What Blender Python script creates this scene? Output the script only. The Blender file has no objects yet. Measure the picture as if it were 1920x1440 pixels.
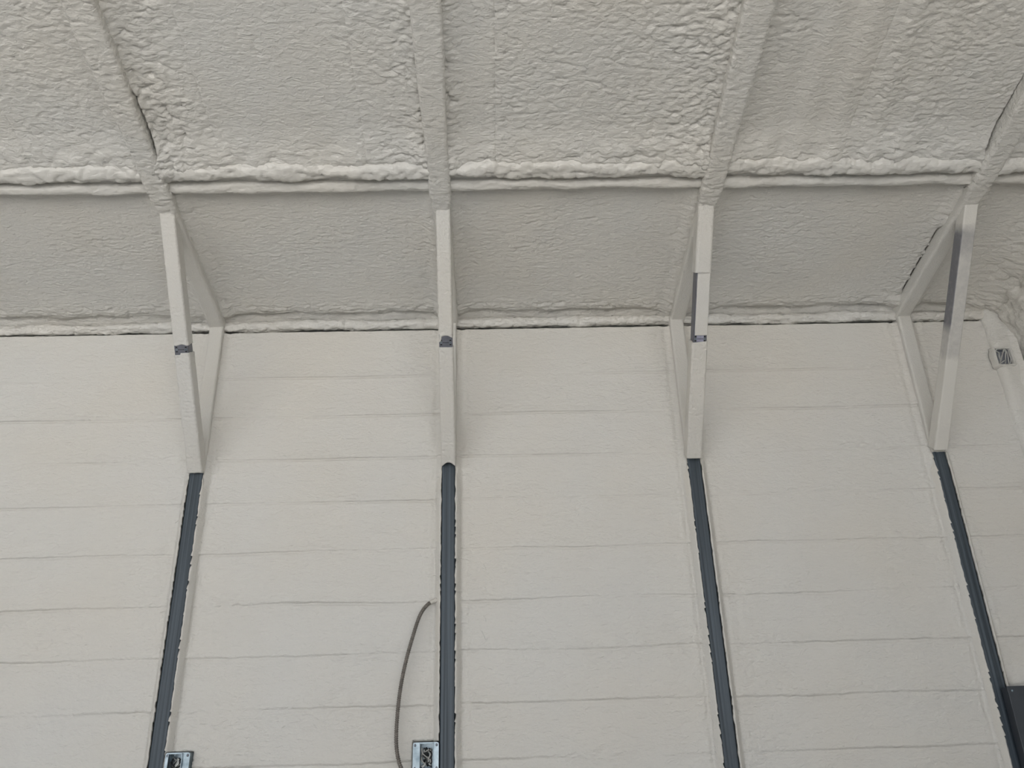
import bpy, math
import numpy as np
from mathutils import Matrix, Vector

# ------------------------------------------------------------------ camera, sky, exposure
scn = bpy.context.scene
COL = scn.collection
YAW, PITCH, ROLL = 0.0277485, 0.4126624, -0.0290329
CAM = (1.44066, -3.73437, 1.59403)
FPX = 1480.7
cy_, sy_, cp_, sp_ = math.cos(YAW), math.sin(YAW), math.cos(PITCH), math.sin(PITCH)
fw = Vector((sy_*cp_, cy_*cp_, sp_)); rt = Vector((cy_, -sy_, 0)); up = rt.cross(fw)
cr, sr = math.cos(ROLL), math.sin(ROLL)
rt2 = cr*rt + sr*up; up2 = -sr*rt + cr*up
cam_d = bpy.data.cameras.new('camera'); cam_d.sensor_width = 36.0; cam_d.lens = FPX/1920*36.0
cam_d.clip_start = 0.05
cam = bpy.data.objects.new('camera', cam_d); COL.objects.link(cam)
M = Matrix.Identity(4)
for k in range(3):
    M[k][0], M[k][1], M[k][2], M[k][3] = rt2[k], up2[k], -fw[k], CAM[k]
cam.matrix_world = M
scn.camera = cam

world = bpy.data.worlds.new('open_sky'); scn.world = world; world.use_nodes = True
bgn = world.node_tree.nodes['Background']
bgn.inputs[0].default_value = (0.90, 0.94, 1.0, 1); bgn.inputs[1].default_value = 0.7
scn.view_settings.view_transform = 'Standard'; scn.view_settings.look = 'None'
scn.view_settings.gamma = 1.0; scn.view_settings.use_curve_mapping = False
scn.view_settings.exposure = 1.45
sun_d = bpy.data.lights.new('sun_offscreen', 'SUN'); sun_d.energy = 9.0; sun_d.angle = .01; sun_d.color = (1.0, .985, .955)
sun = bpy.data.objects.new('sun_offscreen', sun_d); COL.objects.link(sun)
sun.rotation_euler = (math.radians(-32), math.radians(8), 0)      # high behind the foamed wall; lights the yard outside the open side
scn.cycles.max_bounces = 8; scn.cycles.diffuse_bounces = 6

# ------------------------------------------------------------------ numbers of the place
PITCHX = 1.2192                       # frame spacing
POST_X = [0.0, 1.2215, 2.4300, 3.6610]
RAFT_X = [0.0, 1.2260, 2.4384, 3.6576]
BR_BOT = [0.0, 1.2230, 2.4240, 3.6500]
BR_TOP = [-0.003, 1.2330, 2.4330, 3.6660]
ZR = 3.5754; TAN = 0.25               # rafter underside at the wall, roof slope 3:12
ZE = 3.550                            # top edge of the wall foam
SEAMS = [3.287, 3.070, 2.845, 2.625, 2.385, 2.146, 1.924, 1.700, 1.478, 1.25]
XL, XR = -1.2192, 4.20

# ------------------------------------------------------------------ noise in numpy
_rs = np.random.RandomState(7)
_perm = np.concatenate([_rs.permutation(512)]*3)
_ang = _rs.rand(512)*2*np.pi
_gx, _gy = np.cos(_ang), np.sin(_ang)
_jx, _jy = _rs.rand(512), _rs.rand(512)

def perlin(x, y):
    x = np.asarray(x, float); y = np.asarray(y, float)
    xi = np.floor(x).astype(int); yi = np.floor(y).astype(int)
    xf, yf = x-xi, y-yi
    u = xf*xf*xf*(xf*(xf*6-15)+10); v = yf*yf*yf*(yf*(yf*6-15)+10)
    def g(ix, iy, dx, dy):
        h = _perm[_perm[ix & 511] + (iy & 511)]
        return _gx[h]*dx + _gy[h]*dy
    a = g(xi, yi, xf, yf); b = g(xi+1, yi, xf-1, yf)
    c = g(xi, yi+1, xf, yf-1); d = g(xi+1, yi+1, xf-1, yf-1)
    return (a+(b-a)*u) + ((c+(d-c)*u)-(a+(b-a)*u))*v

def fbm(x, y, o=3):
    r = 0; a = 1.0
    for k in range(o):
        r = r + a*perlin(x*2**k+17.3*k, y*2**k-9.1*k); a *= .5
    return r

def cells(x, y):
    """distance to the closest and second closest scattered point"""
    x = np.asarray(x, float); y = np.asarray(y, float)
    xi = np.floor(x).astype(int); yi = np.floor(y).astype(int)
    f1 = np.full(x.shape, 9.0); f2 = np.full(x.shape, 9.0)
    for i in (-1, 0, 1):
        for j in (-1, 0, 1):
            h = _perm[_perm[(xi+i) & 511] + ((yi+j) & 511)]
            d = np.hypot(xi+i+_jx[h]-x, yi+j+_jy[h]-y)
            f2 = np.minimum(f2, np.maximum(f1, d)); f1 = np.minimum(f1, d)
    return f1, f2

def sst(a, b, x):
    t = np.clip((np.asarray(x, float)-a)/(b-a), 0, 1); return t*t*(3-2*t)

def bump1(x, c, w):
    return np.exp(-((x-c)/w)**2)

def dome(u, v, su, sv, seed=0.):
    f1, f2 = cells(u/su+seed, v/sv+seed*.7)
    return np.sqrt(np.clip(1-(f1/.86)**2, 0, 1))

def wrinkle(u, v, lu=.050, lv=.020):
    """foam ripples: overlapping rounded scales, long in u; 0..1"""
    wu = u + .016*perlin(u*14+3, v*14)
    wv = v + .013*perlin(u*12, v*17+8) + .004*perlin(u*38, v*52+2)
    a = dome(wu, wv, lu*.80, lv*.92)
    b = np.sqrt(np.clip(np.abs(perlin(wu/lu*1.1+31, wv/lv*.95+5))*1.6, 0, 1))
    return a*.55 + b*.45

def popcorn(u, v, s=.030):
    """round foam beads; 0..1"""
    wu = u + .008*perlin(u*40, v*40); wv = v + .008*perlin(u*40+9, v*40+4)
    return .72*dome(wu, wv, s*1.15, s*.85) + .28*dome(wu, wv, s*.6, s*.5, 3.3)

# ------------------------------------------------------------------ mesh helpers
def raw_mesh(name, V, F, smooth=True, coat=None):
    me = bpy.data.meshes.new(name)
    V = np.asarray(V, np.float32).reshape(-1, 3); F = np.asarray(F, np.int32)
    n = F.shape[1]
    me.vertices.add(len(V)); me.vertices.foreach_set('co', V.ravel())
    me.loops.add(F.size); me.loops.foreach_set('vertex_index', F.ravel())
    me.polygons.add(len(F))
    me.polygons.foreach_set('loop_start', np.arange(0, F.size, n, dtype=np.int32))
    me.polygons.foreach_set('use_smooth', np.full(len(F), smooth, dtype=bool))
    for nm, arr in (('coat', coat),):
        if arr is not None:
            at = me.attributes.new(nm, 'FLOAT', 'POINT')
            at.data.foreach_set('value', np.asarray(arr, np.float32).ravel())
    me.update(calc_edges=True); me.validate()
    return me

def link(name, me, mat, parent=None):
    o = bpy.data.objects.new(name, me); COL.objects.link(o)
    if mat is not None and not len(me.materials): me.materials.append(mat)
    if parent is not None:
        o.parent = parent
        o.matrix_parent_inverse = Matrix.Translation(parent.location).inverted() if parent.location.length else Matrix.Identity(4)
    return o

def grid_faces(nr, nc, wrap=False, flip=False):
    r = np.arange(nr-1)[:, None]; c = np.arange(nc if wrap else nc-1)[None, :]
    c2 = (c+1) % nc
    a = r*nc+c; b = r*nc+c2; d = (r+1)*nc+c2; e = (r+1)*nc+c
    F = np.stack([a, b, d, e], -1).reshape(-1, 4)
    return F[:, ::-1] if flip else F

def grid_obj(name, P, mat, parent, flip=False, coat=None, wrap=False):
    nr, nc = P.shape[:2]
    return link(name, raw_mesh(name, P, grid_faces(nr, nc, wrap, flip), True, coat), mat, parent)

def box_data(x0, x1, y0, y1, z0, z1):
    V = [(x, y, z) for z in (z0, z1) for y in (y0, y1) for x in (x0, x1)]
    F = [(0, 2, 3, 1), (4, 5, 7, 6), (0, 1, 5, 4), (2, 6, 7, 3), (0, 4, 6, 2), (1, 3, 7, 5)]
    return V, F

def boxes(name, lst, mat, parent=None, bevel=0.0):
    V, F = [], []
    for b in lst:
        v, f = box_data(*b); k = len(V); V += v; F += [tuple(i+k for i in q) for q in f]
    o = link(name, raw_mesh(name, V, F, False), mat, parent)
    if bevel:
        m = o.modifiers.new('bevel', 'BEVEL'); m.width = bevel; m.segments = 2
    return o

def tube_path(name, pts, rad, mat, parent=None, nseg=10, rib=0.0, pitch=.009, step=.004, res=None):
    """round tube along a smooth curve through pts; ribbed when rib > 0"""
    pts = np.asarray(pts, float)
    P = []
    for i in range(len(pts)-1):
        p0 = pts[max(i-1, 0)]; p1 = pts[i]; p2 = pts[i+1]; p3 = pts[min(i+2, len(pts)-1)]
        for t in np.linspace(0, 1, 40, endpoint=False):
            P.append(.5*((2*p1)+(-p0+p2)*t+(2*p0-5*p1+4*p2-p3)*t*t+(-p0+3*p1-3*p2+p3)*t**3))
    P.append(pts[-1]); P = np.array(P)
    L = np.r_[0, np.cumsum(np.linalg.norm(np.diff(P, axis=0), axis=1))]
    s = np.linspace(0, L[-1], max(4, int(L[-1]/step)))
    C = np.stack([np.interp(s, L, P[:, k]) for k in range(3)], 1)
    T = np.gradient(C, axis=0); T /= np.linalg.norm(T, axis=1)[:, None]
    ref = np.array([0, 1.0, 0.1]); N = np.cross(T, ref); N /= np.linalg.norm(N, axis=1)[:, None]+1e-9
    Bn = np.cross(T, N)
    a = np.arange(nseg)/nseg*2*np.pi
    ph = (s/pitch)[:, None] + (a/(2*np.pi))[None, :]
    R = rad*(1 - rib*np.abs(np.cos(np.pi*ph))**4) if rib else np.full((len(s), nseg), rad)
    G = C[:, None, :] + R[..., None]*(np.cos(a)[None, :, None]*N[:, None, :] + np.sin(a)[None, :, None]*Bn[:, None, :])
    return grid_obj(name, G, mat, parent, wrap=True)

def rrect(n, w, h, r):
    """n points round a rounded rectangle centred on 0 (u across, v out); also normals and arc length"""
    a = np.arange(n)/n
    per = 2*(w-2*r)+2*(h-2*r)+2*np.pi*r
    out = []; s = a*per
    segs = [('l', w-2*r, (-(w/2-r), -h/2), (1, 0)), ('a', (w/2-r, -h/2+r), -90), ('l', h-2*r, (w/2, -h/2+r), (0, 1)), ('a', (w/2-r, h/2-r), 0),
            ('l', w-2*r, (w/2-r, h/2), (-1, 0)), ('a', (-w/2+r, h/2-r), 90), ('l', h-2*r, (-w/2, h/2-r), (0, -1)), ('a', (-w/2+r, -h/2+r), 180)]
    nn = []
    for q in s:
        for sg in segs:
            ln = sg[1] if sg[0] == 'l' else math.pi*r/2
            if q <= ln+1e-9:
                if sg[0] == 'l':
                    p = (sg[2][0]+sg[3][0]*q, sg[2][1]+sg[3][1]*q); nv = (sg[3][1], -sg[3][0])
                else:
                    t = math.radians(sg[2]+90*q/ln); p = (sg[1][0]+r*math.cos(t), sg[1][1]+r*math.sin(t)); nv = (math.cos(t), math.sin(t))
                out.append(p); nn.append(nv); break
            q -= ln
    return np.array(out), np.array(nn), s

def sweep(name, cen, ax, nr, w, h, r, mat, parent, n=44, disp=None, coat=None, endfn=None, dirv=None, clip=None):
    """sleeve: rounded rectangle swept along cen (m,3); ax across, nr outwards (toward the room = -v side flipped);
    w, h arrays or numbers; disp(s_along, s_round, u, v) pushes the surface out; endfn moves the end stations."""
    m = len(cen)
    w = np.broadcast_to(w, m); h = np.broadcast_to(h, m)
    L = np.r_[0, np.cumsum(np.linalg.norm(np.diff(cen, axis=0), axis=1))]
    G = np.zeros((m, n, 3)); CO = np.zeros((m, n))
    for k in range(m):
        p, nv, s = rrect(n, w[k], h[k], r)
        d = disp(np.full(n, L[k]), s, p[:, 0], p[:, 1]) if disp else np.zeros(n)
        q = p + nv*d[:, None]
        G[k] = cen[k] + q[:, :1]*ax + q[:, 1:]*nr
        if endfn is not None:
            G[k] += endfn(L[k], L[-1], p[:, 0], p[:, 1])[:, None]*dirv
        if coat is not None: CO[k] = coat(L[k]/L[-1], p[:, 0], p[:, 1])
    if clip is not None: G = clip(G)
    F = grid_faces(m, n, True)
    # caps
    V = np.vstack([G.reshape(-1, 3), G[0].mean(0), G[-1].mean(0)])
    i = np.arange(n); j = (i+1) % n
    c0 = np.stack([i, np.full(n, m*n), np.full(n, m*n), j], 1)
    b = (m-1)*n
    tri0 = np.stack([j, i, np.full(n, m*n)], 1); tri1 = np.stack([b+i, b+j, np.full(n, m*n+1)], 1)
    me = bpy.data.meshes.new(name)
    faces = [tuple(f) for f in F.tolist()] + [tuple(f) for f in tri0.tolist()] + [tuple(f) for f in tri1.tolist()]
    me.from_pydata(V.tolist(), [], faces)
    me.polygons.foreach_set('use_smooth', np.ones(len(me.polygons), dtype=bool))
    if coat is not None:
        at = me.attributes.new('coat', 'FLOAT', 'POINT')
        at.data.foreach_set('value', np.r_[CO.ravel(), CO[0].mean(), CO[-1].mean()].astype(np.float32))
    me.update()
    return link(name, me, mat, parent)

def thing(name, label, cat, loc, group=None):
    o = bpy.data.objects.new(name, None); COL.objects.link(o); o.location = loc
    o.empty_display_size = .05
    o['label'] = label; o['category'] = cat
    if group: o['group'] = group
    return o

def struct(o, label=None):
    o['kind'] = 'structure'
    if label: o['label'] = label
    return o

# ------------------------------------------------------------------ materials
def mat_new(name):
    m = bpy.data.materials.new(name); m.use_nodes = True
    nt = m.node_tree; b = nt.nodes['Principled BSDF']
    return m, nt, b

def N(nt, t, **kw):
    n = nt.nodes.new(t)
    for k, v in kw.items():
        if hasattr(n, k): setattr(n, k, v)
        else: n.inputs[k].default_value = v
    return n

def foam_mat(name, c0, c1, rough=.5, spec=.4, bump=(150, .0016), bump2=None, stretch=(1, 1, 1), var_scale=1.6):
    m, nt, b = mat_new(name)
    L = nt.links.new
    geo = N(nt, 'ShaderNodeNewGeometry')
    mp = N(nt, 'ShaderNodeMapping'); mp.inputs['Scale'].default_value = stretch
    L(geo.outputs['Position'], mp.inputs['Vector'])
    n1 = N(nt, 'ShaderNodeTexNoise', Scale=var_scale, Detail=3.0)
    L(geo.outputs['Position'], n1.inputs['Vector'])
    rp = N(nt, 'ShaderNodeValToRGB')
    rp.color_ramp.elements[0].position = .35; rp.color_ramp.elements[0].color = (*c0, 1)
    rp.color_ramp.elements[1].position = .65; rp.color_ramp.elements[1].color = (*c1, 1)
    L(n1.outputs['Fac'], rp.inputs['Fac'])
    L(rp.outputs['Color'], b.inputs['Base Color'])
    b.inputs['Roughness'].default_value = rough; b.inputs['Specular IOR Level'].default_value = spec
    n2 = N(nt, 'ShaderNodeTexNoise', Scale=bump[0], Detail=3.0, Distortion=.6)
    L(mp.outputs['Vector'], n2.inputs['Vector'])
    bp = N(nt, 'ShaderNodeBump', Strength=1.0, Distance=bump[1])
    L(n2.outputs['Fac'], bp.inputs['Height'])
    last = bp
    if bump2:
        n3 = N(nt, 'ShaderNodeTexNoise', Scale=bump2[0], Detail=2.0, Distortion=1.0)
        L(mp.outputs['Vector'], n3.inputs['Vector'])
        bp2 = N(nt, 'ShaderNodeBump', Strength=1.0, Distance=bump2[1])
        L(n3.outputs['Fac'], bp2.inputs['Height']); L(bp.outputs['Normal'], bp2.inputs['Normal']); last = bp2
    L(last.outputs['Normal'], b.inputs['Normal'])
    return m

def metal_mat(name, c0, c1, rough=.45, metallic=.6, streak=(60, 60, 1.2), scratch=None):
    m, nt, b = mat_new(name); L = nt.links.new
    geo = N(nt, 'ShaderNodeNewGeometry'); mp = N(nt, 'ShaderNodeMapping'); mp.inputs['Scale'].default_value = streak
    L(geo.outputs['Position'], mp.inputs['Vector'])
    n1 = N(nt, 'ShaderNodeTexNoise', Scale=1.0, Detail=4.0); L(mp.outputs['Vector'], n1.inputs['Vector'])
    rp = N(nt, 'ShaderNodeValToRGB')
    rp.color_ramp.elements[0].position = .3; rp.color_ramp.elements[0].color = (*c0, 1)
    rp.color_ramp.elements[1].position = .7; rp.color_ramp.elements[1].color = (*c1, 1)
    L(n1.outputs['Fac'], rp.inputs['Fac'])
    out = rp.outputs['Color']
    if scratch:
        n2 = N(nt, 'ShaderNodeTexNoise', Scale=9.0, Detail=8.0, Roughness=.75); L(geo.outputs['Position'], n2.inputs['Vector'])
        r2 = N(nt, 'ShaderNodeValToRGB')
        r2.color_ramp.elements[0].position = .66; r2.color_ramp.elements[0].color = (0, 0, 0, 1)
        r2.color_ramp.elements[1].position = .74; r2.color_ramp.elements[1].color = (.5, .5, .5, 1)
        L(n2.outputs['Fac'], r2.inputs['Fac'])
        mx = N(nt, 'ShaderNodeMix', data_type='RGBA'); L(r2.outputs['Color'], mx.inputs['Factor'])
        L(out, mx.inputs['A']); mx.inputs['B'].default_value = (*scratch, 1); out = mx.outputs['Result']
    L(out, b.inputs['Base Color'])
    b.inputs['Roughness'].default_value = rough; b.inputs['Metallic'].default_value = metallic
    return m

def plain_mat(name, c, rough=.5, metallic=0.0):
    return metal_mat(name, tuple(x*.9 for x in c), tuple(min(1, x*1.08) for x in c), rough, metallic, (14, 14, 14))

FOAM = ((.636, .612, .565), (.630, .620, .592))      # the same sprayed foam everywhere, mottled warm to cool
M_WALL = foam_mat('wall_foam', *FOAM, .45, .45, (110, .0030), (30, .0052), (.6, 1, 1.3), 1.3)
M_ROOF = foam_mat('roof_foam', *FOAM, .32, .65, (110, .0034), (45, .0046), (.55, 1, 1))
M_BEAD = foam_mat('bead_foam', *FOAM, .34, .6, (60, .004), None, (.5, 1, 1))
M_COAT = foam_mat('coat_foam', *FOAM, .40, .55, (180, .0028))
M_LIP = foam_mat('torn_foam', *FOAM, .6, .3, (120, .003))
M_STEEL = metal_mat('dark_steel', (.022, .032, .042), (.080, .102, .125), .5, .15, (95, 95, .8), (.26, .29, .33))
M_GALV = metal_mat('galvanised_steel', (.36, .38, .44), (.48, .50, .55), .38, .7, (30, 30, 30))
M_BOX = metal_mat('box_steel', (.17, .22, .25), (.40, .47, .52), .36, .7, (25, 25, 25))
M_BAND = metal_mat('band_steel', (.135, .14, .165), (.19, .195, .225), .42, .45, (40, 40, 40))
M_BLACK = plain_mat('hole_black', (.015, .017, .020), .5)  # paints the dark of the openings on the brace bands
M_WIRE = plain_mat('white_wire', (.62, .64, .62), .4)
M_WIREG = plain_mat('grey_wire', (.42, .42, .40), .5)
M_WIRED = plain_mat('black_wire', (.03, .034, .036), .3)
M_COND = metal_mat('cable_armour', (.13, .12, .105), (.22, .20, .18), .42, .4, (60, 60, 60))
M_PANEL = plain_mat('panel_paint', (.040, .047, .058), .42)
M_CONC = plain_mat('yard_concrete', (.46, .45, .435), .8)
M_SLAB = plain_mat('floor_concrete', (.36, .355, .345), .7)
M_SHEET = plain_mat('sheet_metal', (.45, .45, .44), .5, .3)

# galvanised brace with overspray: foam colour where 'coat' is 1
def oversprayed():
    m, nt, b = mat_new('oversprayed_steel'); L = nt.links.new
    geo = N(nt, 'ShaderNodeNewGeometry')
    n1 = N(nt, 'ShaderNodeTexNoise', Scale=38.0, Detail=5.0); L(geo.outputs['Position'], n1.inputs['Vector'])
    at = N(nt, 'ShaderNodeAttribute', attribute_name='coat')
    ad = N(nt, 'ShaderNodeMath', operation='ADD'); L(at.outputs['Fac'], ad.inputs[0])
    mm = N(nt, 'ShaderNodeMath', operation='MULTIPLY_ADD'); L(n1.outputs['Fac'], mm.inputs[0]); mm.inputs[1].default_value = .5; mm.inputs[2].default_value = -.25
    L(mm.outputs[0], ad.inputs[1]); ad.use_clamp = True
    mx = N(nt, 'ShaderNodeMix', data_type='RGBA'); L(ad.outputs[0], mx.inputs['Factor'])
    mx.inputs['A'].default_value = (.17, .17, .19, 1); mx.inputs['B'].default_value = (.636, .619, .580, 1)
    L(mx.outputs['Result'], b.inputs['Base Color']); b.inputs['Roughness'].default_value = .45
    bp = N(nt, 'ShaderNodeBump', Strength=1.0, Distance=.0012)
    n2 = N(nt, 'ShaderNodeTexNoise', Scale=180.0, Detail=3.0); L(geo.outputs['Position'], n2.inputs['Vector'])
    L(n2.outputs['Fac'], bp.inputs['Height']); L(bp.outputs['Normal'], b.inputs['Normal'])
    return m
M_OVER = oversprayed()

# ------------------------------------------------------------------ shell of the building
GX0, GX1, YB = -9.0, XR, -6.4         # left end, right end, far (door) side
struct(boxes('floor', [(GX0, XR+.15, YB-.3, .12, -.15, 0)], M_SLAB)); struct(boxes('ground', [(-40, 40, -60, YB-.3, -.25, -.02)], M_CONC))
wall_back = boxes('wall_back', [(GX0, XR+.15, .062, .075, 0, ZR+.10)], M_SHEET); struct(wall_back)
RIDGE_T = 3.2
def roof_sheet(name):
    V = []
    for x in (GX0, XR+.15):
        for (t, z) in ((-.12, ZR-.03+.13), (RIDGE_T, ZR+TAN*RIDGE_T+.13), (6.4, ZR+.13), (6.4, ZR+.15), (RIDGE_T, ZR+TAN*RIDGE_T+.15), (-.12, ZR-.03+.15)):
            V.append((x, -t, z))
    F = [(0, 1, 7, 6), (1, 2, 8, 7), (3, 4, 10, 9), (4, 5, 11, 10)]
    return link(name, raw_mesh(name, V, F, False), M_SHEET)
ceiling = struct(roof_sheet('ceiling'))
wall_right = boxes('wall_right', [(XR+.06, XR+.15, YB, .06, 0, ZE+1.3)], M_SHEET); struct(wall_right)
wall_left = boxes('wall_left', [(GX0-.1, GX0, YB, .06, 0, ZE+1.3)], M_SHEET); struct(wall_left)

# ------------------------------------------------------------------ wall foam, one band per spray pass and bay
def seam_z(x, s, k, bay):
    lo = 1.0 + .9*(s < 2.6)
    return s + .006*lo*perlin(x*2.2+k*5.7+bay*11, k*3.1) + .0022*lo*perlin(x*14, k*9.0+bay) + .0010*lo*perlin(x*45, k*4.0+bay)

def wall_h(x, z, bay):
    """how far the foam stands out of the plane y = 0 (metres, towards the room)"""
    h = .004*fbm(x*1.6+bay*7, z*2.2) + .0020*fbm(x*7+bay*3, z*16, 2)
    # seams: each pass swells towards its lower edge and steps back
    for k, s in enumerate(SEAMS):
        zs = seam_z(x, s, k, bay)
        d = z - zs
        st = np.clip(.55 + 1.1*perlin(x*1.5+k*3.3+bay*19, k*1.9+.5), .06, 1.0)
        soft = 1.0 + 1.2*sst(2.5, 1.6, np.full_like(x, s))
        h = h + st*.0092*np.where(d > 0, np.exp(-d/.045), 0)*sst(0, .004*soft, d)
        h = h - st*.0055*bump1(d, -.0035, .0045*soft)
        h = h + st*.0016*bump1(d, -.014, .006)
        # second, fainter line of the same pass
        d2 = z - zs + .083 + .01*perlin(k*7.7+x*1.3, bay)
        h = h - .0010*np.clip(perlin(x*2+k*4, bay*3+k), 0, 1)*bump1(d2, 0, .004)
        # ripples where the passes ran
        rp = sst(.05, .42, perlin(x*2.4+k*6+bay*2, k*8.8))*bump1(d, .018, .035)
        h = h + rp*.0130*(wrinkle(x, z, .036, .015)-.5)
    low = sst(2.7, 1.9, z)
    h = h + (.0018+.0078*low)*(wrinkle(x+4, z, .044, .016)-.5)*sst(-.1, .35, perlin(x*2.2+bay*5, z*3.4))
    # fillets up to the posts
    for i, xp in enumerate(POST_X):
        d = np.abs(x-xp)
        lowf = sst(2.95, 2.75, z)
        h = h + (.008+.014*lowf)*sst(.066, .040, d) + .0035*bump1(d, .088, .013)*(.5+perlin(z*9, i*4.0)) - .002*bump1(d, .068, .008)
        rg = sst(.17, .07, d)
        h = h + rg*.0080*(wrinkle(x, z+i, .022, .030)-.45)
    return h

XA = -2.50
bays = [(XA, POST_X[0]), (POST_X[0], POST_X[1]), (POST_X[1], POST_X[2]), (POST_X[2], POST_X[3]), (POST_X[3], XR+.02)]
BOXCUT = [(.0405, .1405, 1.438, 1.5425), (1.079, 1.1865, 1.446, 1.5545), (4.089, 4.172, 3.274, 3.366)]
def in_box(x, z, pad=.003):
    m = np.zeros(np.broadcast(x, z).shape, bool)
    for (a0, a1, b0, b1) in BOXCUT: m |= (x > a0-pad) & (x < a1+pad) & (z > b0-pad) & (z < b1+pad)
    return m
for bi, (xa, xb) in enumerate(bays):
    x0 = xa if bi == 0 else xa+.042; x1 = xb if bi == 4 else xb-.042
    nx = int((x1-x0)/.0075)+1
    u = np.linspace(0, 1, nx)
    xs = x0+(x1-x0)*(u-.05*np.sin(2*np.pi*u))       # finer towards the posts
    edges = [ZE] + SEAMS
    for k in range(len(edges)-1):
        def edge(e, idx):
            if idx == 0:
                return e + .0025*fbm(xs*9+bi, np.full_like(xs, bi*2.0)) - .004*sst(.08, .0, np.minimum(np.abs(xs-x0), np.abs(xs-x1)))
            return seam_z(xs, e, idx-1, bi)
        zt, zb = edge(edges[k], k), edge(edges[k+1], k+1)
        nz = int((edges[k]-edges[k+1])/.0055)+2
        v = np.linspace(0, 1, nz)[:, None]
        v = v-.06*np.sin(2*np.pi*v)
        Z = zt[None, :]*(1-v)+zb[None, :]*v
        X = np.broadcast_to(xs, Z.shape)
        tk = sst(2.72, 2.80, Z)                       # higher up the foam closes against the coated post
        X = X - (.012*tk*sst(x0+.04, x0, X) if bi > 0 else 0) + (.012*tk*sst(x1-.04, x1, X) if bi < 4 else 0)
        H = wall_h(X, Z, bi)
        if bi == 4:                                   # lumps in the corner by the panel and up the end wall
            H = H + .020*popcorn(X, Z, .045)*sst(3.74, 3.80, X)*bump1(Z, 1.76, .05)
            H = H + .006*(popcorn(X+2, Z, .05)-.4)*sst(3.95, 4.12, X) + .05*sst(4.12, 4.24, X)
        Y = np.where(in_box(X, Z), .050, -H)
        P = np.stack([X, Y, Z], -1)
        if k == 0:                                    # rounded top edge, turned back into the gap
            top = np.stack([X[0], Y[0]+.004, zt+.003], -1)[None]; back = np.stack([X[0], Y[0]*0+.058, zt+.001], -1)[None]
            P = np.concatenate([back, top, P], 0)
        grid_obj('foam_band', P, M_WALL, wall_back, flip=True)
    # plain foam further down, out of the frame
    X = xs[None, :]*np.ones((24, 1)); Z = np.linspace(1, 0, 24)[:, None]*seam_z(xs, SEAMS[-1], len(SEAMS)-1, bi)[None, :]
    grid_obj('foam_band', np.stack([X, -wall_h(X, Z, bi), Z], -1), M_WALL, wall_back, flip=True)
xs = np.linspace(GX0, XA, 60); Z = np.linspace(ZE, 0, 60)[:, None]*np.ones((1, 60)); X = xs[None, :]*np.ones((60, 1))
grid_obj('foam_band', np.stack([X, -wall_h(X, Z, 0), Z], -1), M_WALL, wall_back, flip=True)

# ------------------------------------------------------------------ roof foam
def roof_z(t, off): return ZR + TAN*(t-.03) + off
# texture of the upper field per bay: (fraction across, ripple height, bead height)
TEX = {0: [(0, .3, 0), (.55, .5, .0), (.8, .7, .25), (1, .8, .35)],
       1: [(0, .9, 1.0), (.10, .9, .95), (.20, .7, .35), (.30, .35, 0), (.70, .3, 0), (.76, .8, .05), (.9, .8, .2), (.97, .9, .8), (1, .9, .9)],
       2: [(0, .9, .95), (.05, .8, .7), (.09, .35, .1), (.15, .4, .05), (.19, 1., .1), (.35, .7, .05), (.6, .75, .15), (.78, .9, .45), (.92, 1., .85), (1, 1., .95)],
       3: [(0, .9, .3), (.1, .7, .1), (.2, .35, .0), (.42, .4, .05), (.5, .8, .5), (.65, .9, .55), (.8, .8, .15), (1, .8, .1)],
       4: [(0, .8, .2), (1, .9, .6)]}
def roof_tex(x, t, u, bi):
    u = np.clip((u*(0-XA)+XA+1.25)/1.25, 0, 1) if bi == 0 else u
    T = np.array(TEX[bi]); rp = np.interp(u, T[:, 0], T[:, 1]); pc = np.interp(u, T[:, 0], T[:, 2])
    pc = pc*np.clip(.9+.7*perlin(x*3+bi*4, t*3.3), .3, 1.15)
    wr = wrinkle(x+bi*.7, t, .048, .022)
    h = (.12+.95*rp)*.0105*(wr-.45)*np.clip(1+.8*perlin(x*4+bi, t*5), .3, 1.5) + pc*.024*(popcorn(x, t+bi, .032)-.4)
    h = h + .006*perlin(x*5+bi*3, t*.8) + .006*fbm(x*1.7+9*bi, t*1.4, 2)
    if bi == 3: h = h + .0055*np.sin((x+.05*t)*2*np.pi/.155)*sst(.1, .2, u)*sst(.75, .5, u)
    return h

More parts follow.
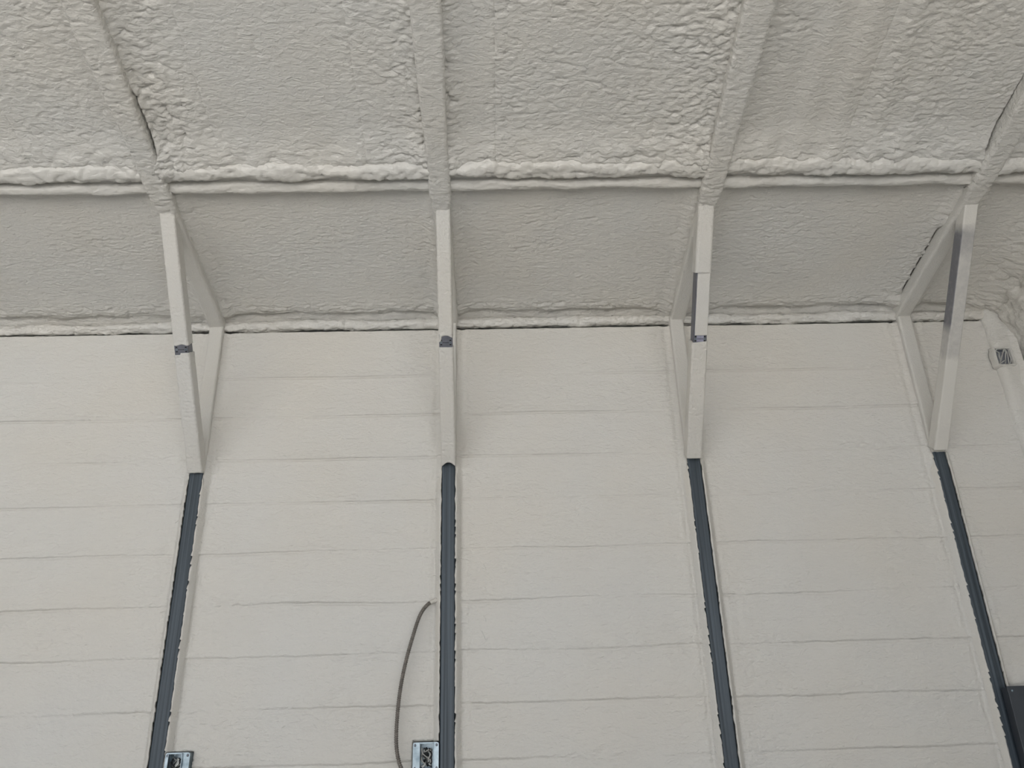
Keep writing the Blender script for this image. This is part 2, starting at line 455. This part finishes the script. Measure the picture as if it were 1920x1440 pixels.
def crack(t, a, b): return sst(a, a+.06, t)*sst(b, b-.06, t)
rb = [(XA, RAFT_X[0]), (RAFT_X[0], RAFT_X[1]), (RAFT_X[1], RAFT_X[2]), (RAFT_X[2], RAFT_X[3]), (RAFT_X[3], XR+.05)]
SEAM_U = {1: [.235, .765], 2: [.19], 3: [.44], 0: [.81], 4: []}
T_UP0, T_UP1 = .930, 2.05
for bi, (xa, xb) in enumerate(rb):
    hw = .030
    x0 = xa if bi == 0 else xa+hw; x1 = xb if bi == 4 else xb-hw
    # ---- upper field
    cuts = [0.0] + SEAM_U[bi] + [1.0]
    ts = np.concatenate([np.linspace(T_UP0, 1.16, 58)[:-1], np.linspace(1.16, 1.82, 158)[:-1], np.linspace(1.82, T_UP1, 20)])
    for c in range(len(cuts)-1):
        ua, ub = cuts[c], cuts[c+1]
        nx = max(8, int((ub-ua)*(x1-x0)/.0050))
        U, Tt = np.meshgrid(np.linspace(ua, ub, nx), ts)
        Xb = x0+(x1-x0)*U
        # right-hand cracks beside rafters: pull the edge away from the steel
        dl = (Xb-x0); dr = (x1-Xb)
        gapL = (.022*crack(Tt, 1.02, 1.38) if bi == 1 else 0*Tt)
        gapR = (.020*crack(Tt, .99, 1.45) if bi == 3 else .012*crack(Tt, 1.0, 1.6)*(.5+perlin(Tt*14, 0*Tt)) if bi == 2 else 0*Tt)
        X = Xb + gapL*sst(.05, 0, dl) - gapR*sst(.05, 0, dr)
        d = roof_tex(X, Tt, U, bi)
        # lumps and build-up towards the purlin
        bu = sst(1.17, .985, Tt)
        lump = (popcorn(X+5, Tt, .038)-.3)*.55 + .9*fbm(X*7+bi, Tt*10, 2)
        d = d + bu*(.022 + .014*fbm(X*5+bi*3, Tt*4)) + .013*lump*bump1(Tt, 1.02, .09) + .009*(dome(X+.01*perlin(X*30, Tt*30), Tt, .045, .020)-.4)*bump1(Tt, 1.0, .07)
        d = d - .05*sst(.975, .935, Tt)
        if bi in (1, 2, 3): d = d + {1: .026, 2: .012, 3: .014}[bi]*(popcorn(X+1.7, Tt, .030)-.1)*sst({1: .19, 2: .10, 3: .12}[bi], .04, dl)*bump1(Tt, .985, .075)
        # fillets to the rafters
        fl = sst(.075, .012, dl)*(bi > 0)*(1-sst(0, .02, gapL)) + sst(.075, .012, dr)*(bi < 4)*(1-sst(0, .02, gapR))
        d = d + .011*fl*(.7+.6*perlin(Tt*16, X*10))
        d = d + .014*sst(.075, .02, dl)*crack(Tt, 1.02, 1.38)*(bi == 1)
        # fine seam where two passes meet
        for su in SEAM_U[bi]:
            ds = (U-su)*(x1-x0)
            d = d - .0045*bump1(ds, 0, .0045)*np.clip(.5+perlin(Tt*5, 0*Tt+su*9), 0, 1)
        if bi == 4: d = d + .05*sst(3.95, 4.2, X) + .018*popcorn(X, Tt, .05)*sst(3.9, 4.1, X)
        off = .046 - d
        # curl back at a crack edge
        off = off + .05*sst(.012, .0, dl)*(gapL > .004) + .05*sst(.012, .0, dr)*(gapR > .004)
        grid_obj('foam_panel', np.stack([X, -Tt, roof_z(Tt, off)], -1), M_ROOF, ceiling, flip=False)
    # ---- lower field between the purlin and the eave
    nx = int((x1-x0)/.0056); ts = np.linspace(.868, -.02, 190)
    U, Tt = np.meshgrid(np.linspace(0, 1, nx), ts); X = x0+(x1-x0)*U
    dl, dr = X-x0, x1-X
    if bi == 3: X = X - .011*sst(.04, .0, dr)*crack(Tt, .08, .62)
    d = .0092*(wrinkle(X+3+bi, Tt, .048, .019)-.45)*(.55+.8*np.clip(perlin(X*2+bi*4, Tt*3), -.3, .7)) + .006*fbm(X*2.0+bi*5, Tt*2.2, 2)
    d = d + .013*(popcorn(X, Tt+bi*3, .030)-.35)*np.clip(sst(.16, .03, np.minimum(dl, dr))*.8, 0, 1)
    d = d + .015*(wrinkle(X, Tt, .055, .022)-.4)*bump1(Tt, .08, .06) - (.016+.020*perlin(X*3.1+bi, 0*X+.4))*bump1(Tt, .022+.035*fbm(X*3.5, 0*X+bi), .028)
    d = d + .020*sst(.075, .008, dl)*(bi > 0) + .020*sst(.075, .008, dr)*(bi < 4)*(1-(bi == 3)*crack(Tt, .08, .62))
    d = d - .030*sst(.835, .850, Tt)
    if bi == 3: d = d - .028*sst(.014, .002, dr)*crack(Tt, .12, .60)*sst(-.25, .1, perlin(Tt*40, 0*Tt))
    if bi == 4:
        d = d + .05*sst(3.98, 4.22, X) + .022*popcorn(X, Tt, .055)*sst(3.88, 4.08, X)
    off = .058 - d
    grid_obj('foam_panel', np.stack([X, -Tt, roof_z(Tt, off)], -1), M_ROOF, ceiling, flip=True)
    # ---- beads along the purlin and the eave: lumpy rolls
    def bead(name, tc, oc, r_t, r_z, lump, seed, mat, zabs=None):
        n, m = 32, int((x1-x0+.02)/.0050)
        xx = np.linspace(x0-.01, x1+.01, m)[:, None]*np.ones((1, n))
        a = (np.arange(n)/n*2*np.pi)[None, :]*np.ones((m, 1))
        k = 1 + lump*.8*fbm(xx*5+seed, np.cos(a)*.7+seed, 3) + .50*lump*(wrinkle(xx, .035*np.abs(a-np.pi)+seed, .05, .024)-.45) + .42*lump*(dome(xx+.012*perlin(xx*35, a*2), .033*np.abs(a-np.pi)+seed, .026, .018)-.4)
        tt = tc + .006*perlin(xx*3+seed, 0*xx+seed) + r_t*k*np.cos(a)
        zz = (roof_z(tc, oc) if zabs is None else zabs) + TAN*(tt-tc)*(zabs is None) + .005*perlin(xx*2.4+seed, 0*xx+3.3) + r_z*k*np.sin(a)
        return grid_obj(name, np.stack([xx, -tt, zz], -1), mat, ceiling, wrap=True)
    bead('foam_bead', .880, .030, .021, .022, .42, 3.1+bi, M_BEAD)
    bead('foam_bead', .966, .026, .031, .029, .75, 13.7+bi, M_BEAD)
    bead('foam_bead', -.008, 0, .024, .021, .85, 23.9+bi, M_ROOF, zabs=3.5895)
    # channel bottom between the two purlin beads
    tt = np.linspace(.87, .99, 10); U, Tt = np.meshgrid(np.linspace(x0, x1, 120), tt)
    dd = .004*fbm(U*9, Tt*20)
    grid_obj('purlin_channel', np.stack([U, -Tt, roof_z(Tt, .034-dd)], -1), M_ROOF, ceiling)
# roof foam beyond the frame, over the camera and down the far slope
for nm, (ta, za), (tb, zb) in (('foam_panel', (2.04, roof_z(2.04, .04)), (RIDGE_T, roof_z(RIDGE_T, .04))), ('foam_panel', (RIDGE_T, roof_z(RIDGE_T, .04)), (6.4, roof_z(0, .04)))):
    U, K = np.meshgrid(np.linspace(GX0, XR+.05, 120), np.linspace(0, 1, 40))
    grid_obj(nm, np.stack([U, -(ta+(tb-ta)*K), za+(zb-za)*K - .012*fbm(U*2, K*8)], -1), M_ROOF, ceiling)
U, K = np.meshgrid(np.linspace(GX0, XA, 80), np.linspace(0, 2.05, 30))
grid_obj('foam_panel', np.stack([U, -K, roof_z(K, .045) - .012*fbm(U*2, K*8)], -1), M_ROOF, ceiling)

# end wall foam (right) with thick lumps under the roof and a foamed corner post
Yv, Zv = np.meshgrid(np.r_[np.linspace(.03, -.9, 150), np.linspace(-.95, -6.3, 30)], np.r_[np.linspace(4.5, 3.0, 200), np.linspace(2.95, 0, 30)])
ln = ZR + TAN*(-Yv-.03) + .05 - Zv                        # distance below the roof foam
ln = np.maximum(ln, -.3)
hx = .020*fbm(Yv*3, Zv*3) + .010*(wrinkle(Yv, Zv, .05, .03)-.4) + sst(.34, .02, ln)*(.045+.05*popcorn(Yv, Zv, .060)+.03*fbm(Yv*9, Zv*9))
grid_obj('foam_panel', np.stack([XR+.045-hx, Yv, np.minimum(Zv, ZR+TAN*(-Yv-.03)+.10)], -1), M_ROOF, wall_right, flip=True)
n, m = 40, 180
zz = np.linspace(ZE+.10, 2.2, m)
cen = np.stack([np.full(m, 4.165), np.full(m, .010), zz], 1)
def dcol(s, r, u, v):
    cut = in_box(4.165+u, ZE+.10-s, .004) & (v > .01)
    return np.where(cut, -.055, 0) + .007*fbm(s*9, r*9) + .005*(wrinkle(r, s, .03, .03)-.4) + .012*popcorn(r+3, s, .05)*sst(.22, .0, s)
trim = sweep('trim_1', cen, np.array([1, 0, 0.]), np.array([0, -1., 0]), np.full(m, .140), np.full(m, .085), .040, M_WALL, None, n, dcol)
struct(trim)

# ------------------------------------------------------------------ steel posts
POST_LABEL = ['dark steel wall post standing beside an electrical box with no cable loop',
              'dark steel wall post with a loop of armoured cable at its side',
              'dark steel wall post with no electrical box or cabinet beside it',
              'dark steel wall post touching the dark grey electrical cabinet']
TOPZ = [2.776, 2.795, 2.800, 2.806]
for i, xp in enumerate(POST_X):
    root = thing('steel_post', POST_LABEL[i], 'post', (xp, 0, 0), 'steel posts along the foamed wall')
    # bare tube: square with rounded corners, shallow rolled grooves down the face
    prof = []
    hw = .03175; r = .005
    p, nv, s = rrect(64, .0635, .0635, .005)
    zz = np.linspace(0, TOPZ[i]+.03, 30)
    face = (p[:, 1] > .0315)
    gr = np.where(face, -.0010*(bump1(p[:, 0], -.012, .002)+bump1(p[:, 0], .004, .0016)+.6*bump1(p[:, 0], .017, .002)), 0)
    q = p + nv*gr[:, None]
    G = np.zeros((30, 64, 3)); G[..., 0] = xp+q[:, 0]; G[..., 1] = .0018-q[:, 1]; G[..., 2] = zz[:, None]
    grid_obj('tube', G, M_STEEL, root, wrap=True)
    # foam skin over the upper part, its lower rim cut by hand
    m = 120; zc = np.linspace(TOPZ[i], ZR+.02, m)
    cen = np.stack([np.full(m, xp), np.full(m, .0030), zc], 1)
    def dpost(s, rr, u, v, i=i): return .0015*fbm(s*8+i, rr*9) + .0012*(wrinkle(rr+i, s, .02, .03)-.4)
    def rim(s, L, u, v, i=i):
        k = max(0., 1-s/.03)
        e = {0: .002*np.sin(u*160), 1: .012-26*u*u*.6, 2: .001*np.sin(u*90), 3: .006*perlin(u*60+3, u*0+1)}[i]
        return k*np.where(v > .02, e, 0)
    sweep('foam_coat', cen, np.array([1., 0, 0]), np.array([0, -1., 0]), .0725, .0740, .009, M_COAT, root, 52, dpost, None, rim, np.array([0, 0, 1.]))
    # torn foam edges on both sides of the bare face
    for sd in (-1, 1):
        zl = np.r_[np.linspace(0, 1.30, 61)[:-1], np.linspace(1.30, TOPZ[i]+.004, 420)]
        rag = .0040*fbm(zl*22+i*9+sd*4, zl*0+i, 3)
        rg = perlin(zl*11+i*3.7+sd*8, zl*0+7.7)
        torn = sst(-.08, .2, rg)*{(0, 1): 1, (1, 1): .9, (2, -1): .8, (3, -1): 1}.get((i, sd), .45)
        teeth = torn*.0150*(1-((zl*27+.5*perlin(zl*30, zl*0)) % 1.0))
        inner = np.clip(.0330 + rag - .6*teeth + .0065*torn, .024, .0385)
        # strip of section points from the wall fillet to the torn rim
        tp = sst(TOPZ[i]-.004, TOPZ[i]-.10, zl)              # the edge thins out under the coat
        secs = [(.056, -.014), (.047, -.0260), (.0425, -.0335), (.0395, -.0365)]
        rows = []
        for (dx, y) in secs:
            rows.append(np.stack([xp+sd*(.036+(dx-.036)*tp+.0012*perlin(zl*25, zl*0+dx*99)), y*(.72+.28*tp)+.0014*perlin(zl*30+dx*50, zl*0+i), zl], -1))
        rows.append(np.stack([xp+sd*(inner+.0015), np.full_like(zl, -.0368)*(.72+.28*tp)-.0035*torn, zl], -1))
        rows.append(np.stack([xp+sd*inner, np.full_like(zl, -.0345)*(.72+.28*tp)-.003*torn, zl], -1))
        rows.append(np.stack([xp+sd*(inner+.001), np.full_like(zl, -.026), zl], -1))
        P = np.stack(rows, 0)
        P[..., 1] = np.where(in_box(P[..., 0], P[..., 2], .004), .045, P[..., 1])
        grid_obj('foam_edge', P, M_LIP, root, flip=(sd > 0))

# ------------------------------------------------------------------ roof rafters
RAFT_LABEL = ['foam coated roof rafter with coarse foam beads and an open crack down one side',
              'foam coated roof rafter above the post with the cable loop',
              'foam coated roof rafter above the brace with a thick foam sleeve',
              'foam coated roof rafter above the bare grey brace']
sl = math.hypot(1, TAN)
for i, xr in enumerate(RAFT_X):
    root = thing('roof_rafter', RAFT_LABEL[i], 'rafter', (xr, 0, ZR), 'rafters under the roof foam')
    def path(ta, tb, m, lift, xa=None, xb=None):
        t = np.linspace(ta, tb, m); return np.stack([np.full(m, xr), -t, ZR+TAN*(t-.03)+lift], 1)
    nrm = np.array([0, -TAN/sl, -1/sl])                      # out of the roof, towards the room
    ax = np.array([1., 0, 0])
    def dlow(s, rr, u, v, i=i): return .0016*fbm(s*7+i, rr*8) + .0014*(wrinkle(rr+i, s, .025, .03)-.4)
    # lower part, thin skin
    sweep('lower_coat', path(-.01, .80, 120, .034), ax, nrm, .079, .074, .012, M_COAT, root, 48, dlow)
    # upper part, thick foam
    m = 250
    t = np.linspace(.70, 2.08, m)
    w = .070 + .020*sst(.70, .86, t) + .022*sst(1.0, 1.6, t)
    hgt = .080 + .012*sst(.74, .9, t)
    amp = {0: 1.35, 1: .8, 2: 1.2, 3: .9}[i]
    def dup_(s, rr, u, v, i=i, amp=amp):
        tt = .70+s/sl
        wr = wrinkle(rr*1.0+i*2.2, s, .045, .017)
        near = 1+.35*np.exp(-((tt-.90)/.09)**2)
        return amp*.0080*(wr-.45)*near*sst(.68, .8, tt) + .004*fbm(s*4+i*3, rr*6)*sst(.7, .85, tt) + .004*np.exp(-((tt-.90)/.10)**2)*(popcorn(rr, s+i, .03)-.3)
    c = path(.70, 2.08, m, .034)
    sweep('upper_coat', c, ax, nrm, w, hgt, .012, M_ROOF, root, 56, dup_)

# ------------------------------------------------------------------ knee braces
BR_LABEL = ['white foam coated knee brace, ragged steel band, above the lone electrical box',
            'white foam coated knee brace, arched steel band, above the cable loop',
            'knee brace with a thick foam sleeve ending above a bare side and steel band',
            'bare grey galvanised knee brace without a steel band']
A0 = np.array([-.045, 2.765]); B0 = np.array([-.78, 3.765])
LEN = float(np.linalg.norm(B0-A0)); dyz = (B0-A0)/LEN
nyz = np.array([-dyz[1], dyz[0]])                           # out of the brace face: towards the room, downwards
if nyz[0] > 0: nyz = -nyz
BST = [.006, .020, .024, .036]
BAND = [(.476, .509), (.484, .521), (.488, .514), None]
for i in range(4):
    a = np.array([BR_BOT[i], *A0]); b = np.array([BR_TOP[i], *B0])
    d3 = (b-a)/np.linalg.norm(b-a); nr = np.array([0, *nyz]); ax = np.cross(d3, nr); ax /= np.linalg.norm(ax)
    if ax[0] < 0: ax = -ax
    TH = .0635
    root = thing('knee_brace', BR_LABEL[i], 'brace', tuple(a), 'knee braces between posts and rafters')
    def mitre(G, d3=d3):
        G = G.copy()
        f = G[..., 2]-(ZR+TAN*(-G[..., 1]-.03)+.012); k = np.clip(f, 0, None)/(d3[2]+TAN*d3[1])
        G -= k[..., None]*d3
        g = np.clip(G[..., 1]+.022, 0, None)/(-d3[1])
        return G + g[..., None]*d3
    def seg(s0, s1, lift=0., step=.0036):
        m = max(6, int((s1-s0)*LEN/step)); s = np.linspace(s0, s1, m)
        return a + s[:, None]*(b-a) - nr*(TH/2) + nr*lift
    def dbr(amp, seed, lp=.019):
        def f(s, rr, u, v):
            fr = sst(TH/2*.6, TH/2*.95, v)
            return amp*(.0042*(wrinkle(rr+seed, s+seed, .021, .016)-.45)*(.35+.65*fr)*np.clip(.85+.7*perlin(s*4+seed, 0*s), .35, 1.3)) + .0010*fbm(s*7+seed, rr*10)
        return f
    W = {0: .0670, 1: .0650, 2: .0700, 3: .0640}[i]
    if i < 3:
        s0, s1 = BAND[i]
        sweep('tube', seg(BST[i]+.004, 1.02, 0, .05), ax, nr, .0600, TH, .004, M_BAND if i == 2 else M_BAND, root, 40, clip=mitre)
        def rim_dn(s, L, u, v, i=i):                        # upper rim of the lower sleeve
            k = np.clip(1-(L-s)/.02, 0, 1); e = {0: np.where(u*ax[0] < -.005, -.006, .004)*1.0, 1: 0*u, 2: .003*np.sin(u*50)}[i]
            k0 = np.clip(1-s/.03, 0, 1); e0 = {0: 0*u, 1: .010-20*u*u, 2: 0*u}[i]
            return k*np.where(v > .01, e, 0) + k0*np.where(v > .01, e0, 0)
        def rim_up(s, L, u, v, i=i):                        # lower rim of the upper sleeve
            k = np.clip(1-s/.02, 0, 1); e = {0: .003*np.sin(u*120+1), 1: .010-22*u*u*.62 - .02*(u < -.022), 2: .003*np.sign(u)}[i]
            return k*np.where(v > .01, e, 0)
        sweep('lower_coat', seg(BST[i], s0), ax, nr, W+.004, TH+.010, .010, M_COAT, root, 76, dbr(1.5, 3.3+i), None, rim_dn, d3, clip=mitre)
        if i == 2:
            # thin skin on the face only, then the thick sleeve above
            n0 = seg(s1, .765, .0335)
            sweep('face_coat', n0 + ax*.004, ax, nr, .0600, .0080, .003, M_COAT, root, 40, lambda s, rr, u, v: .0012*fbm(s*14, rr*14), None, rim_up, d3, clip=mitre)
            sweep('thick_coat', seg(.750, 1.03), ax, nr, .0755, TH+.016, .013, M_COAT, root, 76, dbr(1.0, 9.1), clip=mitre)
        else:
            sweep('upper_coat', seg(s1, 1.03), ax, nr, W, TH+.008, .009, M_COAT, root, 76, dbr(.9 if i == 0 else 1.35, 6.1+i), None, rim_up, d3, clip=mitre)
        # steel band, two screws; raised black plates paint in slot and slit darkness
        bc = a + (s0+s1)/2*(b-a) + nr*.0012
        hgt_ = (s1-s0)*LEN
        def plate(name, cu, cv, wu, wv, dep, mat, par, rise=0.):
            V = []
            for dd in (0, dep):
                for (su, sv) in ((-1, -1), (1, -1), (1, 1), (-1, 1)):
                    V.append(bc + ax*(cu+su*wu/2) + d3*(cv+sv*wv/2) + nr*(rise+dd))
            F = [(0, 3, 2, 1), (4, 5, 6, 7), (0, 1, 5, 4), (1, 2, 6, 5), (2, 3, 7, 6), (3, 0, 4, 7)]
            return link(name, raw_mesh(name, V, F, False), mat, par)
        bnd = plate('steel_band', 0, 0, .0625, hgt_+.030, .0016, M_BAND, root, -.0010)
        lit = plate('plate', 0, 0, .034, hgt_*.92, .0012, metal_mat('band_plate', (.30, .30, .40), (.40, .40, .50), .4, .3) if i == 2 else M_BAND, bnd, .0005)
        plate('painted_slit', 0, -.001, .030, .0022, .0006, M_BLACK, bnd, .0017)
        for sg in (-1, 1):
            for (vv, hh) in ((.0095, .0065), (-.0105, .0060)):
                plate('painted_slot', sg*.0215, vv, .0085, hh, .0010, M_BLACK, bnd, .0005)
            an = np.arange(12)/12*2*np.pi; V = []; 
            sc = bc + ax*(sg*.0215) - d3*.001
            for rr_, dd in ((.0046, .0005), (.0046, .0035), (.0026, .0042), (.0022, .0030)):
                V += [sc + ax*(rr_*math.cos(q)) + d3*(rr_*math.sin(q)) + nr*dd for q in an]
            G = np.array(V).reshape(4, 12, 3)
            grid_obj('screw', G, M_BOX, bnd, wrap=True)
            pl = plate('painted_recess', sg*.0215, -.001, .0034, .0034, .0004, M_BLACK, bnd, .0026)  # black plate painting the dark inside the screw head
    else:
        def cof(f, u, v):
            c = 1-sst(.28, .40, f)*sst(.97, .86, f)
            side = np.where(u < -.0285, -.95*sst(.46, .54, f)*sst(.90, .80, f), 0)
            return np.clip(c*1.2 + .74 + side - .30*np.exp(-((f-.84)/.05)**2), 0, 1.2)
        def d4(s, rr, u, v):
            f = s/(LEN*1.0)
            return .0006*fbm(s*9, rr*20) + (.0022 + .0030*(wrinkle(rr, s, .03, .016)-.4))*sst(.20, .12, f)
        sweep('tube', seg(BST[3], 1.02), ax, nr, .0630, TH, .005, M_OVER, root, 64, d4, cof, clip=mitre)

# ------------------------------------------------------------------ electrical boxes
def frame_plate(name, x0, x1, z0, z1, ox0, ox1, oz0, oz1, y, dep, mat, parent, ch=.010):
    """flat plate with rounded corners and a rectangular hole, with thickness"""
    out = []
    for (cx, cz, a0) in ((x0+ch, z0+ch, 180), (x1-ch, z0+ch, 270), (x1-ch, z1-ch, 0), (x0+ch, z1-ch, 90)):
        for q in (0, 22.5, 45, 67.5, 90): out.append((cx+ch*math.cos(math.radians(a0+q)), cz+ch*math.sin(math.radians(a0+q))))
    inn = []
    for (cx, cz) in ((ox0, oz0), (ox1, oz0), (ox1, oz1), (ox0, oz1)): inn += [(cx, cz)]*5
    G = np.array([[(p[0], yy, p[1]) for p in ring] for ring, yy in ((inn, y+dep), (inn, y), (out, y), (out, y+dep))])
    o = grid_obj(name, G, mat, parent, wrap=True)
    o.data.polygons.foreach_set('use_smooth', np.zeros(len(o.data.polygons), dtype=bool))
    return o

def open_box(name, x0, x1, z0, z1, yf, yb, mat, parent, th=.0015):
    return boxes(name, [(x0, x0+th, yf, yb, z0, z1), (x1-th, x1, yf, yb, z0, z1), (x0, x1, yf, yb, z0, z0+th), (x0, x1, yf, yb, z1-th, z1), (x0, x1, yb-th, yb, z0, z1)], mat, parent)

def elec_box(label, x0, x1, z0, z1, ox0, ox1, oz0, oz1, yf, seed, wires):
    root = thing('electrical_box', label, 'electrical box', ((x0+x1)/2, yf, z0), 'electrical boxes beside the posts')
    body = open_box('body', x0, x1, z0, z1, yf, yf+.05, M_BOX, root)
    ring = frame_plate('cover_plate', x0-.001, x1+.001, z0-.001, z1+.001, ox0, ox1, oz0, oz1, yf-.003, .003, M_BOX, root)
    boxes('raised_rim', [(ox0-.002, ox0, yf-.013, yf+.004, oz0-.002, oz1+.002), (ox1, ox1+.002, yf-.013, yf+.004, oz0-.002, oz1+.002), (ox0-.002, ox1+.002, yf-.013, yf+.004, oz0-.002, oz0), (ox0-.002, ox1+.002, yf-.013, yf+.004, oz1, oz1+.002)], M_BOX, root)
    rs = np.random.RandomState(seed)
    for (cx, cz) in ((x0+.008, z1-.010), (x1-.008, z1-.010), (x0+.008, z0+.010), (x1-.008, z0+.010)):
        an = np.arange(14)/14*2*np.pi
        G = np.array([[(cx+r_*math.cos(q), yf-.003-d_, cz+1.25*r_*math.sin(q)) for q in an] for (r_, d_) in ((.0046, 0), (.0046, .0012), (.001, .0013))])
        grid_obj('screw', G, M_BAND, root, wrap=True)
    an = np.arange(14)/14*2*np.pi
    for cz in (oz1-.004, oz0+.004):
        G = np.array([[((ox0+ox1)/2+r_*math.cos(q), yf-.012-d_, cz+r_*math.sin(q)) for q in an] for (r_, d_) in ((.0042, 0), (.0042, .0015), (.0022, .0015), (.0020, -.004))])
        grid_obj('screw_tab', G, M_BOX, root, wrap=True)
    for k in range(wires):
        w_, h_ = ox1-ox0, oz1-oz0
        pts = [(ox0+w_*(.06+.88*rs.rand()), yf+.030-.036*rs.rand(), oz0+h_*(.04+.92*(j+.5*rs.rand())/4)) for j in range(4)]
        tube_path('wire', pts, .0032, M_WIRE if k % 4 == 0 else M_WIREG if k % 4 == 2 else M_WIRED, root, 8, step=.003)
    return root
elec_box('galvanised electrical box with dark wires, no cable loop beside it', .0405, .1405, 1.438, 1.5425, .0555, .1105, 1.445, 1.5385, -.036, 3, 11)
elec_box('galvanised electrical box of tangled wires inside the loop of armoured cable', 1.079, 1.1865, 1.446, 1.5545, 1.1085, 1.1625, 1.4550, 1.5500, -.036, 8, 16)

# box high in the corner, sunk in foam
root = thing('corner_box', 'foam sunk electrical box of pale wires high in the corner under the eave', 'electrical box', (4.145, -.02, 3.28))
yf = -.042; OX, OZ = .004, .002
open_box('body', 4.083+OX, 4.170+OX, 3.270+OZ, 3.366+OZ, yf, yf+.045, M_GALV, root, .002)
# uneven foam collar round the opening
per = []
for (ax0, az0), (ax1, az1) in (((4.085, 3.272), (4.168, 3.272)), ((4.168, 3.272), (4.168, 3.364)), ((4.168, 3.364), (4.085, 3.364)), ((4.085, 3.364), (4.085, 3.272))):
    for q in np.linspace(0, 1, 16, endpoint=False): per.append((ax0+(ax1-ax0)*q+OX, az0+(az1-az0)*q+OZ))
per = np.array(per); cc = per.mean(0); rd = (per-cc)/np.linalg.norm(per-cc, axis=1)[:, None]
kk = np.arange(len(per))/len(per)*2*np.pi
nz_ = perlin(3*np.cos(kk)+5, 3*np.sin(kk)+2)
ringsP = []
for o_, y_ in ((-.001, .020), (-.001, -.001), (.003, -.003), (.007, -.001), (.012, .010), (.017, .034)):
    pp = per + rd*(o_*(1+.7*nz_) + (.0015*perlin(9*np.cos(kk)+o_*200, 9*np.sin(kk)) if o_ < .002 else 0))[:, None]
    ringsP.append(np.stack([pp[:, 0], yf+y_+.003*perlin(5*np.cos(kk)+o_*70, 5*np.sin(kk)), pp[:, 1]], -1))
grid_obj('foam_rim', np.array(ringsP), M_COAT, root, wrap=True)
for pts in ([(4.10, 0, 3.285), (4.118, -.004, 3.325), (4.132, -.008, 3.355), (4.148, -.004, 3.335), (4.140, -.006, 3.295), (4.146, 0, 3.275)],
            [(4.090, 0, 3.355), (4.105, -.004, 3.340), (4.100, -.005, 3.322), (4.108, 0, 3.300)],
            [(4.094, 0, 3.278), (4.112, -.006, 3.288), (4.126, -.004, 3.296)],
            [(4.126, 0, 3.275), (4.128, -.007, 3.310), (4.136, -.009, 3.345), (4.122, -.004, 3.340)],
            [(4.163, 0, 3.352), (4.154, -.006, 3.325), (4.158, -.004, 3.300), (4.152, 0, 3.280)],
            [(4.088, 0, 3.34), (4.098, -.004, 3.36), (4.12, -.003, 3.362)]):
    tube_path('wire', [(x+OX, yf+.012+2*y, z+OZ) for x, y, z in pts], .0034, M_WIREG, root, 8, step=.003)

# ------------------------------------------------------------------ armoured cable
pts = [(1.190, .004, 2.152), (1.180, -.008, 2.151), (1.155, -.020, 2.143), (1.128, -.036, 2.124), (1.097, -.055, 2.074), (1.064, -.055, 1.972), (1.038, -.055, 1.872), (1.020, -.055, 1.773), (1.010, -.055, 1.667),
       (1.008, -.055, 1.573), (1.015, -.055, 1.511), (1.032, -.053, 1.460), (1.062, -.045, 1.420), (1.100, -.030, 1.412), (1.128, -.016, 1.425), (1.133, -.012, 1.4462)]
cb = thing('armoured_cable', 'ribbed armoured cable looping from the post down to the electrical box', 'cable', (1.133, -.012, 1.447))
tube_path('sheath', pts, .0089, M_COND, cb, 12, rib=.26, pitch=.0088, step=.0013)
tube_path('foam_cuff', [(1.188, -.006, 2.153), (1.180, -.012, 2.151), (1.155, -.022, 2.1435), (1.140, -.028, 2.134)], 0.0100, M_COAT, cb, 12)

# little creases standing on the wall foam
for k, pl in enumerate(([(1.385, 2.312), (1.392, 2.300), (1.398, 2.280)], [(1.383, 2.078), (1.390, 2.066), (1.396, 2.050)], [(1.372, 2.010), (1.386, 1.985), (1.392, 1.968), (1.398, 1.972)], [(.010-.075, 2.560), (-.068, 2.548), (-.080, 2.538)], [(3.812, 2.770), (3.826, 2.764)], [(3.808, 2.752), (3.824, 2.748)])):
    P = []
    for j in range(len(pl)-1):
        for q in np.linspace(0, 1, 6, endpoint=(j == len(pl)-2)):
            P.append((pl[j][0]*(1-q)+pl[j+1][0]*q, pl[j][1]*(1-q)+pl[j+1][1]*q))
    P = np.array(P); P[:, 0] += .002*perlin(P[:, 1]*150, P[:, 0]*0+k)
    bay = 0 if P[0, 0] < 0 else 2 if P[0, 0] < 2.4 else 4
    Y = -wall_h(P[:, 0], P[:, 1], bay)
    tube_path('crease', [(x, y-.0002, z) for (x, z), y in zip(P, Y)], .0016, M_WALL, wall_back, 6, step=.004)

# ------------------------------------------------------------------ dark electrical panel
root = thing('electrical_cabinet', 'dark grey metal electrical cabinet with a screwed cover beside the post', 'cabinet', (3.95, -.05, .80))
boxes('body', [(3.662, 4.150, -.094, -.039, .84, 1.705)], M_PANEL, root, .002)
boxes('cover', [(3.653, 4.158, -.1000, -.0945, .83, 1.711)], M_PANEL, root, .0015)
for (cx, cz) in ((3.672, 1.692), (4.14, 1.692), (3.672, .85), (4.14, .85)):
    an = np.arange(14)/14*2*np.pi
    G = np.array([[(cx+r_*math.cos(q), -.1000-d_, cz+r_*math.sin(q)) for q in an] for (r_, d_) in ((.0052, -.0005), (.0050, .0015), (.0030, .0030), (.0002, .0034))])
    grid_obj('screw', G, M_BOX, root, wrap=True)
